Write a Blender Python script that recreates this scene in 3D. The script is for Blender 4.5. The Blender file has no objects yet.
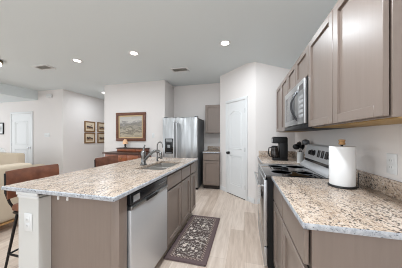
import bpy, bmesh, math, random
from mathutils import Vector, Matrix
C = bpy.context.scene.collection
scn = bpy.context.scene
R = math.radians
random.seed(4)

# ------------------------------------------------------------------ camera, sky, exposure
TH = math.atan(43.3/174.0)
cd = bpy.data.cameras.new('camera'); cam = bpy.data.objects.new('camera', cd); C.objects.link(cam)
cd.sensor_width = 36.0; cd.lens = 174.0/402.0*36.0
cd.shift_y = 2.7/402.0; cd.clip_start = 0.05
cam.location = (0, 0, 1.28); cam.rotation_euler = (R(90), 0, TH)
scn.camera = cam
scn.cycles.use_denoising = True; scn.cycles.pixel_filter_type = 'BLACKMAN_HARRIS'; scn.cycles.filter_width = 1.0
scn.view_settings.view_transform = 'Standard'; scn.view_settings.look = 'None'
scn.view_settings.gamma = 1.0; scn.view_settings.use_curve_mapping = False
scn.view_settings.exposure = 0.08
w = bpy.data.worlds.new('world'); scn.world = w; w.use_nodes = True
w.node_tree.nodes['Background'].inputs[0].default_value = (0.91, 0.955, 1.0, 1)
w.node_tree.nodes['Background'].inputs[1].default_value = 1.2

def area(name, loc, rot, size, power, col=(1, 1, 1), size_y=None, shape=None, spread=None):
    l = bpy.data.lights.new(name, 'AREA'); l.energy = power; l.color = col; l.size = size
    if size_y: l.shape = 'RECTANGLE'; l.size_y = size_y
    if shape: l.shape = shape
    if spread: l.spread = spread
    o = bpy.data.objects.new(name, l); C.objects.link(o); o.location = loc; o.rotation_euler = rot
    return o
# unseen area lamps, added as daylight fill behind the camera and living-room side
area('daylight_fill_rear', (-2.6, -3.3, 1.5), (R(90), 0, 0), 5.5, 14, (0.9, 0.955, 1.0), 2.2)
area('daylight_fill_living', (-9.2, 0.6, 1.5), (R(90), 0, R(-90)), 4.5, 36, (0.9, 0.955, 1.0), 2.0)
area('added_fill_left', (-9.2, 2.9, 1.5), (R(90), 0, R(-90)), 1.4, 8, (0.9, 0.955, 1.0), 1.6)

LPOW = [16, 6.5, 14, 14, 38, 13, 9, 20]   # power of each recessed lamp, in the order they are built
area('added_fill_right', (0.45, -3.1, 1.5), (R(90), 0, R(22)), 1.6, 22, (0.9, 0.955, 1.0), 2.0)  # unseen lamp, added as fill for the island's aisle side
# ------------------------------------------------------------------ material helpers
def lin(c):
    c = c/255.0
    return c/12.92 if c <= 0.04045 else ((c+0.055)/1.055)**2.4
def rgb(r, g, b): return (lin(r), lin(g), lin(b), 1)

def mat(name, col, rough=0.5, metal=0.0, coat=0.0, spec=None, trans=0.0, emit=None, estr=0.0):
    m = bpy.data.materials.new(name); m.use_nodes = True
    b = m.node_tree.nodes['Principled BSDF']
    b.inputs['Base Color'].default_value = col
    b.inputs['Roughness'].default_value = rough
    b.inputs['Metallic'].default_value = metal
    b.inputs['Coat Weight'].default_value = coat
    b.inputs['Coat Roughness'].default_value = 0.32 if 'cabinet' in name else 0.05
    if spec is not None: b.inputs['Specular IOR Level'].default_value = spec
    if trans: b.inputs['Transmission Weight'].default_value = trans
    if emit:
        b.inputs['Emission Color'].default_value = emit; b.inputs['Emission Strength'].default_value = estr
    return m
def nt(m): return m.node_tree.nodes, m.node_tree.links, m.node_tree.nodes['Principled BSDF']
def coords(m, scale=(1, 1, 1), kind='Object', rot=(0, 0, 0)):
    n, l, b = nt(m)
    tc = n.new('ShaderNodeTexCoord'); mp = n.new('ShaderNodeMapping')
    mp.inputs['Scale'].default_value = scale; mp.inputs['Rotation'].default_value = rot
    l.new(tc.outputs[kind], mp.inputs['Vector']); return mp.outputs['Vector']
def noise(m, vec, scale, detail=3, rough=0.5, dist=0.0):
    n, l, b = nt(m); t = n.new('ShaderNodeTexNoise')
    t.inputs['Scale'].default_value = scale; t.inputs['Detail'].default_value = detail
    t.inputs['Roughness'].default_value = rough; t.inputs['Distortion'].default_value = dist
    l.new(vec, t.inputs['Vector']); return t.outputs['Fac']
def ramp(m, fac, stops, interp='LINEAR'):
    n, l, b = nt(m); r = n.new('ShaderNodeValToRGB'); r.color_ramp.interpolation = interp
    e = r.color_ramp.elements
    while len(e) < len(stops): e.new(0.5)
    for el, (p, c) in zip(e, stops): el.position = p; el.color = c
    l.new(fac, r.inputs['Fac']); return r.outputs['Color']
def mixc(m, fac, a, b_, mode='MIX'):
    n, l, b = nt(m); x = n.new('ShaderNodeMix'); x.data_type = 'RGBA'; x.blend_type = mode
    if isinstance(fac, (int, float)): x.inputs[0].default_value = fac
    else: l.new(fac, x.inputs[0])
    for i, v in ((6, a), (7, b_)):
        if isinstance(v, tuple): x.inputs[i].default_value = v
        else: l.new(v, x.inputs[i])
    return x.outputs[2]
def setcol(m, c):
    n, l, b = nt(m); l.new(c, b.inputs['Base Color'])
def bump(m, fac, strength=0.2, dist=0.002):
    n, l, b = nt(m); bp = n.new('ShaderNodeBump'); bp.inputs['Strength'].default_value = strength
    bp.inputs['Distance'].default_value = dist; l.new(fac, bp.inputs['Height']); l.new(bp.outputs['Normal'], b.inputs['Normal'])
G = lambda v: (v, v, v, 1)

def wood(name, c1, c2, rough=0.4, scale=(14, 14, 1.2), coat=0.0):
    m = mat(name, c1, rough, coat=coat)
    v = coords(m, scale); f = noise(m, v, 3.0, 5, 0.6, 0.4)
    setcol(m, ramp(m, f, [(0.3, c1), (0.7, c2)])); bump(m, f, 0.05); return m
def paint(name, col, rough=0.85):
    m = mat(name, col, rough, spec=0.25); v = coords(m); f = noise(m, v, 160, 2); bump(m, f, 0.06, 0.001); return m

M = {}
M['wall'] = paint('wall_paint', rgb(225, 220, 217))
M['ceil'] = paint('ceiling_paint', rgb(222, 229, 231))
M['white'] = mat('white_trim_paint', rgb(220, 221, 221), 0.4)
M['post'] = mat('white_post_paint', rgb(208, 208, 205), 0.5)
M['cab'] = wood('taupe_cabinet_wood', rgb(127, 113, 104), rgb(132, 118, 109), 0.4, (18, 18, 1.1), 0.25)
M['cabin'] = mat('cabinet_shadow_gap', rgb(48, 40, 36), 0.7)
M['cabraw'] = wood('raw_cabinet_edge', rgb(150, 120, 70), rgb(164, 134, 82), 0.6, (2, 2, 2))
# granite
def granite(name):
    m = mat(name, rgb(205, 190, 172), 0.26)
    n, l, b = nt(m)
    v = coords(m)
    vs = coords(m, (1.0, 0.45, 1.0), rot=(0, 0, R(35)))       # the stone's flow direction
    base = ramp(m, noise(m, vs, 10, 4, 0.65, 0.6), [(0.3, rgb(172, 151, 131)), (0.5, rgb(194, 175, 157)), (0.7, rgb(206, 192, 178))])
    g2 = noise(m, vs, 82, 5, 0.75, 0.2)
    c = mixc(m, ramp(m, g2, [(0.51, G(0)), (0.60, G(0.95))]), base, rgb(128, 108, 95))
    g4 = noise(m, coords(m, (1.05, 0.9, 1.1)), 62, 4, 0.7)
    c = mixc(m, ramp(m, g4, [(0.54, G(0)), (0.62, G(0.55))]), c, rgb(208, 201, 194))
    vt = n.new('ShaderNodeTexVoronoi'); vt.inputs['Scale'].default_value = 80; l.new(v, vt.inputs['Vector'])
    sp = ramp(m, vt.outputs['Distance'], [(0.30, G(1)), (0.46, G(0))])
    patch = ramp(m, noise(m, vs, 12, 3, 0.6, 0.8), [(0.46, G(0)), (0.58, G(1))])
    f = mixc(m, 1.0, sp, patch, 'MULTIPLY')
    c = mixc(m, f, c, rgb(46, 42, 42))
    g3 = noise(m, vs, 135, 3, 0.7)
    c = mixc(m, ramp(m, g3, [(0.57, G(0)), (0.64, G(0.85))]), c, rgb(76, 66, 62))
    setcol(m, c); return m
M['granite'] = granite('speckled_granite')
def granite_edge(name):
    m = mat(name, rgb(180, 186, 194), 0.3)
    n, l, b = nt(m); v = coords(m)
    c = ramp(m, noise(m, v, 40, 4, 0.7), [(0.3, rgb(140, 145, 154)), (0.55, rgb(182, 185, 190)), (0.75, rgb(208, 209, 211))])
    c = mixc(m, ramp(m, noise(m, v, 85, 3, 0.7), [(0.57, G(0)), (0.66, G(0.9))]), c, rgb(60, 64, 74))
    setcol(m, c); return m
M['gedge'] = granite_edge('cut_granite_edge')
def steel(name, col, rough, sc=(1, 1, 160)):
    m = mat(name, col, rough, 1.0); n, l, b = nt(m)
    f = noise(m, coords(m, sc), 3, 3, 0.6)
    l.new(ramp(m, f, [(0.3, G(rough-0.06)), (0.7, G(rough+0.08))]), b.inputs['Roughness']); return m
M['steel'] = steel('brushed_steel', rgb(186, 187, 188), 0.36, (0.5, 0.5, 200))
M['steelv'] = steel('brushed_steel_vertical', rgb(176, 177, 178), 0.32, (120, 120, 1))
bump(M['steelv'], noise(M['steelv'], coords(M['steelv'], (5, 5, 0.4)), 1.3, 1), 1.0, 0.08)
M['steeld'] = steel('fingerprint_proof_steel', rgb(206, 207, 209), 0.42, (160, 160, 1)); M['steeld'].node_tree.nodes['Principled BSDF'].inputs['Metallic'].default_value = 0.55
M['nickel'] = mat('brushed_nickel', rgb(128, 127, 126), 0.24, 1.0)
M['sinksteel'] = mat('satin_sink_steel', rgb(184, 180, 175), 0.4, 0.8)
M['ceramic'] = mat('white_glazed_ceramic', rgb(206, 206, 204), 0.2)
M['chrome'] = mat('polished_nickel', rgb(190, 190, 190), 0.16, 1.0)
M['dsteel'] = mat('dark_grey_appliance_side', rgb(104, 106, 109), 0.45, 0.3)
M['black'] = mat('black_plastic', rgb(17, 17, 18), 0.45, spec=0.3)
M['mwglass'] = mat('tinted_grey_door_glass', rgb(104, 105, 107), 0.15, 0.3)
M['dgrip'] = mat('dark_satin_grip', rgb(70, 70, 72), 0.3, 0.8)
M['blackg'] = mat('black_glass', rgb(9, 9, 10), 0.06, coat=0.5)
M['blackm'] = mat('black_metal', rgb(34, 31, 31), 0.4, 0.4)
M['grey'] = mat('grey_plastic', rgb(150, 152, 154), 0.4)
M['glass'] = mat('clear_glass', rgb(225, 230, 230), 0.03, trans=0.9)
M['coffee'] = mat('smoked_glass', rgb(60, 52, 48), 0.05, trans=0.6)
M['paper'] = mat('paper_towel_white', rgb(234, 234, 234), 0.9)
n_, l_, b_ = nt(M['paper']); bump(M['paper'], noise(M['paper'], coords(M['paper']), 220, 1), 0.3, 0.001)
M['tanwood'] = wood('tan_wood', rgb(170, 128, 82), rgb(190, 150, 100), 0.5, (20, 20, 4))
M['leather'] = mat('brown_leather', rgb(112, 68, 48), 0.45)
f_ = noise(M['leather'], coords(M['leather']), 14, 4, 0.6)
setcol(M['leather'], ramp(M['leather'], f_, [(0.3, rgb(98, 58, 42)), (0.7, rgb(128, 80, 58))])); bump(M['leather'], noise(M['leather'], coords(M['leather']), 180, 2), 0.15)
M['redwood'] = wood('reddish_brown_wood', rgb(92, 46, 30), rgb(132, 72, 46), 0.35, (2, 14, 14), 0.2)
M['redpanel'] = wood('figured_red_wood', rgb(120, 62, 36), rgb(160, 92, 52), 0.35, (4, 9, 9), 0.2)
M['darkwood'] = wood('dark_walnut', rgb(58, 32, 22), rgb(80, 46, 30), 0.4, (3, 12, 12))
M['brass'] = mat('aged_brass', rgb(170, 132, 72), 0.35, 1.0)
M['sofa'] = mat('beige_upholstery', rgb(198, 183, 162), 0.9)
bump(M['sofa'], noise(M['sofa'], coords(M['sofa']), 260, 2), 0.3, 0.001)
M['pillow'] = mat('white_cotton', rgb(238, 238, 236), 0.9)
M['mapframe'] = wood('picture_frame_wood', rgb(84, 46, 30), rgb(116, 68, 44), 0.4, (6, 20, 20))
M['goldframe'] = wood('gilt_brown_frame', rgb(112, 80, 46), rgb(140, 104, 64), 0.45, (10, 30, 30))
M['liner'] = mat('cream_frame_liner', rgb(196, 170, 132), 0.7)
M['mount'] = mat('cream_picture_mount', rgb(216, 200, 176), 0.8)
M['shade'] = mat('peach_lamp_shade', rgb(236, 190, 150), 0.8)
M['lampbase'] = mat('pewter_lamp_base', rgb(80, 74, 70), 0.5, 0.3)
M['bronze'] = mat('bronze_fixture', rgb(96, 84, 58), 0.5, 0.4)
M['lit'] = mat('lit_lens', rgb(255, 250, 240), 0.5, emit=(1, 0.95, 0.88, 1), estr=6.0)
M['vent'] = mat('vent_grey_slot', rgb(168, 166, 162), 0.7)
M['display'] = mat('dark_display', rgb(30, 32, 36), 0.2)
M['label'] = mat('pale_label', rgb(214, 212, 206), 0.5)
# floor planks
def plank_floor(name):
    m = mat(name, rgb(200, 186, 168), 0.42, spec=0.4); n, l, b = nt(m)
    v = coords(m, (1, 1, 1), rot=(0, 0, R(90)))
    bt = n.new('ShaderNodeTexBrick'); l.new(v, bt.inputs['Vector'])
    bt.inputs['Scale'].default_value = 1.0; bt.inputs['Brick Width'].default_value = 1.22; bt.inputs['Row Height'].default_value = 0.18
    bt.inputs['Mortar Size'].default_value = 0.0012; bt.inputs['Bias'].default_value = 0.0
    bt.inputs['Color1'].default_value = rgb(186, 165, 148); bt.inputs['Color2'].default_value = rgb(234, 218, 204); bt.inputs['Mortar'].default_value = rgb(146, 126, 110)
    f = noise(m, coords(m, (9, 0.8, 1)), 3, 5, 0.65, 0.5)
    c = mixc(m, 0.5, bt.outputs['Color'], ramp(m, f, [(0.3, rgb(174, 151, 134)), (0.55, rgb(216, 198, 183)), (0.75, rgb(240, 227, 216))]))
    setcol(m, c); bump(m, bt.outputs['Fac'], -0.15, 0.001); return m
M['floor'] = plank_floor('light_oak_planks')

# ------------------------------------------------------------------ mesh helpers
ident = lambda a, b, c: (a, b, c)
class MB:
    """collects shapes into one mesh; off is subtracted so the mesh is local to its thing"""
    def __init__(s, off=(0, 0, 0), mp=ident): s.bm = bmesh.new(); s.off = Vector(off); s.mp = mp; s.ms = []; s.mi = 0
    def _add(s, bm):
        me = bpy.data.meshes.new('tmp')
        for f in bm.faces: f.material_index = s.mi
        bm.to_mesh(me); bm.free()
        s.bm.from_mesh(me); bpy.data.meshes.remove(me)
    def box(s, x0, x1, y0, y1, z0, z1, bev=0.0, seg=2):
        bm = bmesh.new(); bmesh.ops.create_cube(bm, size=1)
        for v in bm.verts:
            v.co = Vector((x0+(v.co.x+.5)*(x1-x0), y0+(v.co.y+.5)*(y1-y0), z0+(v.co.z+.5)*(z1-z0)))
        if bev > 0: bmesh.ops.bevel(bm, geom=bm.edges[:], offset=bev, segments=seg, affect='EDGES', profile=0.5, clamp_overlap=True)
        for v in bm.verts: v.co = Vector(s.mp(*v.co))
        bmesh.ops.recalc_face_normals(bm, faces=bm.faces[:]); s._add(bm); return s
    def lathe(s, c, prof, seg=24, axis='z'):
        bm = bmesh.new(); rings = []
        for (r, h) in prof:
            ring = []
            for i in range(seg):
                a = 2*math.pi*i/seg; p = (r*math.cos(a), r*math.sin(a), h)
                if axis == 'x': p = (p[2], p[0], p[1])
                elif axis == 'y': p = (p[0], p[2], p[1])
                ring.append(bm.verts.new(Vector(c)+Vector(p)))
            rings.append(ring)
        for a, b in zip(rings, rings[1:]):
            for i in range(seg): bm.faces.new((a[i], a[(i+1) % seg], b[(i+1) % seg], b[i]))
        if prof[0][0] > 1e-6: bm.faces.new(rings[0][::-1])
        if prof[-1][0] > 1e-6: bm.faces.new(rings[-1])
        bmesh.ops.remove_doubles(bm, verts=bm.verts[:], dist=1e-6)
        for v in bm.verts: v.co = Vector(s.mp(*v.co))
        bmesh.ops.recalc_face_normals(bm, faces=bm.faces[:]); s._add(bm); return s
    def tube(s, pts, r, seg=10, flat=None):
        pts = [Vector(p) for p in pts]; bm = bmesh.new(); rings = []
        rr = r if isinstance(r, (list, tuple)) else [r]*len(pts)
        up = None
        for i, p in enumerate(pts):
            t = (pts[min(i+1, len(pts)-1)]-pts[max(i-1, 0)]).normalized()
            if up is None: up = Vector((0, 0, 1)) if abs(t.z) < .9 else Vector((1, 0, 0))
            a = t.cross(up).normalized(); b = a.cross(t).normalized(); up = b
            rings.append([bm.verts.new(p+rr[i]*(a*math.cos(2*math.pi*k/seg)+b*math.sin(2*math.pi*k/seg)*(flat or 1))) for k in range(seg)])
        for a, b in zip(rings, rings[1:]):
            for k in range(seg): bm.faces.new((a[k], a[(k+1) % seg], b[(k+1) % seg], b[k]))
        bm.faces.new(rings[0][::-1]); bm.faces.new(rings[-1])
        for v in bm.verts: v.co = Vector(s.mp(*v.co))
        bmesh.ops.recalc_face_normals(bm, faces=bm.faces[:]); s._add(bm); return s
    def prism(s, poly, h0, h1, axis='z', bev=0.0):
        bm = bmesh.new()
        def P(u, v, h): return {'z': (u, v, h), 'y': (u, h, v), 'x': (h, u, v)}[axis]
        lo = [bm.verts.new(P(u, v, h0)) for u, v in poly]; hi = [bm.verts.new(P(u, v, h1)) for u, v in poly]
        n = len(poly); bm.faces.new(lo[::-1]); bm.faces.new(hi)
        for i in range(n): bm.faces.new((lo[i], lo[(i+1) % n], hi[(i+1) % n], hi[i]))
        if bev: bmesh.ops.bevel(bm, geom=bm.edges[:], offset=bev, segments=2, affect='EDGES', clamp_overlap=True)
        for v in bm.verts: v.co = Vector(s.mp(*v.co))
        bmesh.ops.recalc_face_normals(bm, faces=bm.faces[:]); s._add(bm); return s
    def sphere(s, c, r, sx=1, sy=1, sz=1, seg=16):
        bm = bmesh.new(); bmesh.ops.create_uvsphere(bm, u_segments=seg, v_segments=seg//2+2, radius=r)
        for v in bm.verts: v.co = Vector(s.mp(*(Vector(c)+Vector((v.co.x*sx, v.co.y*sy, v.co.z*sz)))))
        bmesh.ops.recalc_face_normals(bm, faces=bm.faces[:]); s._add(bm); return s
    def build(s, name, m, parent=None, smooth=False):
        me = bpy.data.meshes.new(name)
        for v in s.bm.verts: v.co -= s.off
        s.bm.to_mesh(me); s.bm.free()
        for x in (m if isinstance(m, (list, tuple)) else [m]): me.materials.append(x)
        for p in me.polygons: p.use_smooth = True
        o = bpy.data.objects.new(name, me); C.objects.link(o)
        if parent: o.parent = parent
        else: o.location = s.off
        if smooth is not None:
            try: me.set_sharp_from_angle(angle=R(38))
            except Exception: pass
        return o

def tag(o, label=None, cat=None, group=None, kind=None):
    if label: o['label'] = label
    if cat: o['category'] = cat
    if group: o['group'] = group
    if kind: o['kind'] = kind
    return o
def thing(name, label, cat, loc, rz=0, group=None):
    o = bpy.data.objects.new(name, None); C.objects.link(o); o.empty_display_size = 0.1
    o.location = loc; o.rotation_euler = (0, 0, rz); return tag(o, label, cat, group)
def copy_tree(o, parent=None):
    c = o.copy(); C.objects.link(c)
    if parent: c.parent = parent
    for ch in list(o.children): copy_tree(ch, c)
    return c
def struct(name, mb, m, parent=None):
    o = mb.build(name, m, parent); o['kind'] = 'structure'; return o
# face frames: (u along the face, w outward, z up) -> world
def faceX(p, s): return lambda u, w_, z: (p+s*w_, u, z)      # s=-1 faces -X
def faceY(p, s): return lambda u, w_, z: (u, p+s*w_, z)
def flip(*a): return a

# ------------------------------------------------------------------ the room
WX = 0.89          # right wall face
BY = 4.75          # back wall face
FY = 4.15          # painting wall face
struct('floor', MB().box(-9.5, 1.1, -3.2, 7.6, -0.1, 0.0), M['floor'])
cm = MB().prism([(-6.43, 2.74), (0.03, 2.755), (0.93, 2.462), (1.1, 2.462), (1.1, 3.0), (-6.43, 3.0)], -3.2, 7.6, 'y')
struct('ceiling', cm, M['ceil'])
struct('ceiling_living_room', MB().box(-9.5, -6.43, -3.2, 4.15, 2.45, 3.0), M['ceil'])
struct('wall_right', MB().box(WX, WX+0.12, -3.2, 3.455, 0, 2.50), M['wall'])
struct('wall_back', MB().box(-2.0, -0.575, BY, BY+0.12, 0, 2.76), M['wall'])
struct('wall_alcove', MB().box(-3.88, -2.0, FY, BY+0.12, 0, 2.76, 0.012), M['wall'])
# pantry corner with a rounded drywall corner
pts = [(-0.575, BY+0.12), (-0.575, 4.23)]
cx, cy, rr_ = 0.2+0.02, 3.455+0.045, 0.045
for k in range(7):
    a = R(225 + 45*k/6); pts.append((0.2+0.0186+rr_*math.cos(a), 3.5+rr_*math.sin(a)))
pts += [(1.01, 3.455), (1.01, BY+0.12)]
struct('wall_pantry', MB().prism(pts, 0, 2.78), M['wall'])
struct('wall_front_door', MB().box(-9.5, -5.4, FY, FY+0.12, 0, 2.76), M['wall'])
struct('wall_hall_left', MB().box(-5.52, -5.4, FY+0.12, 7.5, 0, 2.76), M['wall'])
struct('wall_hall_right', MB().box(-3.88, -3.76, BY+0.12, 7.5, 0, 2.76), M['wall'])
struct('wall_hall_end', MB().box(-5.52, -3.76, 7.5, 7.6, 0, 2.76), M['wall'])
def base_run(name, x0, x1, y0, y1):
    struct(name, MB().box(x0, x1, y0, y1, 0, 0.095, 0.004), M['white'])
base_run('baseboard_right', 0.24, WX, 3.441, 3.455)
base_run('baseboard_back', -2.0, -0.59, BY-0.014, BY)
base_run('baseboard_painting', -3.88, -2.0, FY-0.014, FY)
base_run('baseboard_front_left', -9.4, -7.72, FY-0.014, FY)
base_run('baseboard_front_right', -6.55, -5.4, FY-0.014, FY)
base_run('baseboard_hall', -5.4, -5.386, FY, 7.5)
# pantry door on the 45 degree wall: u runs from the left (far) end towards the near corner
S2 = math.sqrt(.5)
A0 = (-0.575, 4.23)
def diag(u, w_, z): return (A0[0]+S2*u-S2*w_, A0[1]-S2*u-S2*w_, z)
u0, u1 = 0.292, 0.850
def paneled_door(name, mp, u0, u1, H, knob_u, arch, hinge_u, kmat):
    d = MB(mp=mp); t = 0.012
    d.box(u0, u1, 0, t, 0.012, H)
    s = 0.105*(u1-u0)/0.6
    root = struct(name, d, M['white'])
    # raised mouldings of two panels
    def panel(z0, z1, arched):
        a, b = u0+s, u1-s; pts = [(a, z0), (b, z0), (b, z1)]
        if arched:
            for k in range(1, 10):
                t_ = k/10; pts.append((b+(a-b)*t_, z1+0.07*math.sin(math.pi*t_)))
        pts.append((a, z1)); return pts
    for z0, z1, ar in ((0.23, 0.86, False), (1.02, H-0.26, arch)):
        p = MB(mp=mp); P_ = panel(z0, z1, ar)
        p.tube([(u, t, z) for u, z in P_+P_[:2]], 0.008, 6, 0.8)
        P2 = [((u-(u0+u1)/2)*0.78+(u0+u1)/2, (z-(z0+z1)/2)*0.88+(z0+z1)/2) for u, z in P_]
        bm_pts = P2
        p.tube([(u, t-0.002, z) for u, z in bm_pts+bm_pts[:2]], 0.005, 6)
        struct('door_panel', p, M['white'], root)
    c = MB(mp=mp)
    cw = 0.058
    c.box(u0-cw, u0-0.004, 0, 0.02, 0, H+0.008, 0.005); c.box(u1+0.004, u1+cw, 0, 0.02, 0, H+0.008, 0.005)
    c.box(u0-cw, u1+cw, 0, 0.021, H+0.008, H+0.068, 0.005)
    struct('door_casing', c, M['white'], root)
    g = MB(mp=mp).box(u0, u1, 0, 0.014, 0.0, 0.012); struct('door_threshold_gap', g, M['cabin'], root)
    k = MB(mp=mp); k.lathe((knob_u, 0.02, 0.92), [(0.03, -0.008), (0.03, 0.004), (0.011, 0.006), (0.011, 0.028), (0.027, 0.036), (0.03, 0.05), (0.02, 0.062), (0.0, 0.064)], 18, 'y')
    kk = struct('door_knob', k, M[kmat], root); kk['label'] = 'round metal door knob'
    for hz in (0.25, H/2, H-0.22):
        h = MB(mp=mp).lathe((hinge_u, t, hz-0.045), [(0.007, 0), (0.007, 0.09)], 8); struct('door_hinge', h, M['chrome'], root)
    return root
paneled_door('door_1', diag, u0, u1, 2.03, u0+0.06, True, u1-0.004, 'blackm')
struct('baseboard_pantry_near', MB(mp=diag).box(u1+0.06, 1.085, 0, 0.014, 0, 0.095, 0.004), M['white'])
struct('baseboard_pantry_far', MB(mp=diag).box(0.005, u0-0.06, 0, 0.014, 0, 0.095, 0.004), M['white'])
paneled_door('door_2', faceY(FY, -1), -7.58, -6.68, 2.03, -6.75, False, -7.575, 'chrome')

# ------------------------------------------------------------------ cabinets
def shaker(mb, u0, u1, z0, z1, t=0.02, fr=0.052):
    w0 = 0.008; t = 0.029
    mb.box(u0+fr-0.004, u1-fr+0.004, 0.008, 0.014, z0+fr-0.004, z1-fr+0.004)
    mb.box(u0, u0+fr, w0, t, z0, z1, 0.0015, 1); mb.box(u1-fr, u1, w0, t, z0, z1, 0.0015, 1)
    mb.box(u0+fr, u1-fr, w0, t, z0, z0+fr, 0.0015, 1); mb.box(u0+fr, u1-fr, w0, t, z1-fr, z1, 0.0015, 1)
def cabinet(name, label, u0, u1, z0, z1, depth, mp, origin, doors, drawers=(), toe=0.0, group=None, raw=False, open_top=False):
    """carcass behind the face plane w=0; doors and drawer fronts stand on it"""
    t = thing(name, label, 'cabinet', origin, 0, group)
    b = MB(origin, mp)
    if open_top:
        b.box(u0, u0+0.018, -depth, 0, z0+toe, z1); b.box(u1-0.018, u1, -depth, 0, z0+toe, z1); b.box(u0+0.018, u1-0.018, -depth, -depth+0.012, z0+toe, z1)
        b.box(u0+0.018, u1-0.018, -depth+0.012, -0.02, z0+toe, z0+toe+0.018); b.box(u0+0.018, u1-0.018, -0.02, 0, z0+toe, z1)
    else: b.box(u0, u1, -depth, 0, z0+toe, z1, 0.001, 1)
    b.build('body', M['cab'], t)
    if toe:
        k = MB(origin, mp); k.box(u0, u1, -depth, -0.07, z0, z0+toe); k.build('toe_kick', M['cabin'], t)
    if raw:
        k = MB(origin, mp); k.box(u0+0.002, u1-0.002, -depth+0.01, -0.02, z0-0.005, z0); o = k.build('bottom_rail', M['cabraw'], t); o['label'] = 'unfinished pale bottom edge'
    for (a, b_, c, d) in doors:
        m_ = MB(origin, mp); shaker(m_, a, b_, c, d); m_.build('door', M['cab'], t)
    for (a, b_, c, d) in drawers:
        m_ = MB(origin, mp); m_.box(a, b_, 0.008, 0.029, c, d, 0.003, 1); m_.build('drawer_front', M['cab'], t)
    return t
CT = 0.884   # cabinet top under a 30 mm slab
# right-hand run, facing -X, face plane x=0.285
RX = 0.29
mpR = faceX(RX, -1)
cabinet('base_cabinet', 'taupe base cabinet nearest the camera under the right granite counter', 0.862, 1.728, 0, CT, WX-RX-0.003, mpR, (RX, 1.3, 0),
        [(0.874, 1.312, 0.125, 0.685), (1.328, 1.716, 0.125, 0.685)], [(0.874, 1.312, 0.703, 0.862), (1.328, 1.716, 0.703, 0.862)], 0.1)
cabinet('base_cabinet', 'taupe base cabinet beyond the stove under the coffee maker', 2.505, 3.452, 0, CT, WX-RX-0.003, mpR, (RX, 2.98, 0),
        [(2.515, 2.975, 0.125, 0.685), (2.981, 3.442, 0.125, 0.685)], [(2.515, 2.975, 0.70, 0.868), (2.981, 3.442, 0.70, 0.868)], 0.1)
UX = 0.579
mpU = faceX(UX, -1)
UD = WX-UX-0.003
cabinet('wall_cabinet', 'large taupe wall cabinet nearest the camera with two tall doors', 0.866, 1.730, 1.36, 2.11, UD, mpU, (UX, 1.28, 1.36),
        [(0.870, 1.282, 1.366, 2.104), (1.291, 1.726, 1.366, 2.104)], raw=True)
cabinet('wall_cabinet', 'short taupe wall cabinet directly above the microwave', 1.734, 2.494, 1.822, 2.11, UD, mpU, (UX, 2.1, 1.822),
        [(1.738, 2.110, 1.830, 2.104), (2.119, 2.490, 1.830, 2.104)])
cabinet('wall_cabinet', 'taupe wall cabinet beyond the microwave above the coffee maker', 2.498, 3.310, 1.36, 2.11, UD, mpU, (UX, 2.9, 1.36),
        [(2.502, 2.900, 1.366, 2.104), (2.909, 3.306, 1.366, 2.104)], raw=True)
# island, facing +X, face plane x=-0.81
IX = -0.815
mpI = faceX(IX, 1)
cabinet('sink_base_cabinet', 'taupe sink cabinet in the island beside the dishwasher, with two doors', 1.690, 2.508, 0, CT, 0.585, mpI, (IX, 2.1, 0),
        [(1.700, 2.104, 0.115, 0.690), (2.122, 2.494, 0.115, 0.690)], [(1.700, 2.104, 0.712, 0.856), (2.122, 2.494, 0.712, 0.856)], 0.1, open_top=True)
cabinet('base_cabinet', 'narrow taupe cabinet at the far end of the island', 2.510, 2.800, 0, CT, 0.585, mpI, (IX, 2.655, 0),
        [(2.530, 2.788, 0.115, 0.690)], [(2.530, 2.788, 0.712, 0.856)], 0.1)
ep = thing('island_end_panel', 'taupe end panel closing the near end of the island', 'cabinet panel', (-1.1, 1.01, 0))
MB((-1.1, 1.01, 0)).box(-1.424, IX+0.004, 0.992, 1.012, 0, CT).build('panel', M['cab'], ep)
MB((-1.1, 1.01, 0)).box(IX-0.05, IX+0.012, 0.984, 1.066, 0, CT, 0.002).build('filler_strip', M['cab'], ep)
bp_ = tag(MB((-1.41, 1.9, 0)).box(-1.424, -1.400, 1.014, 2.80, 0, CT).build('island_back_panel', M['cab']), 'taupe panel closing the stool side of the island', 'cabinet panel')
# cabinet beside the fridge, facing -Y
mpF = faceY(4.15, -1)
cabinet('base_cabinet', 'small taupe base cabinet between the fridge and the pantry door', -0.985, -0.580, 0, CT, 0.597, mpF, (-0.78, 4.15, 0),
        [(-0.972, -0.592, 0.125, 0.690)], [(-0.972, -0.592, 0.710, 0.862)], 0.1)
mpG = faceY(4.42, -1)
cabinet('wall_cabinet', 'small taupe wall cabinet beside the fridge on the back wall', -0.985, -0.580, 1.372, 2.10, 0.327, mpG, (-0.78, 4.42, 1.372),
        [(-0.972, -0.592, 1.384, 2.088)])

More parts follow.
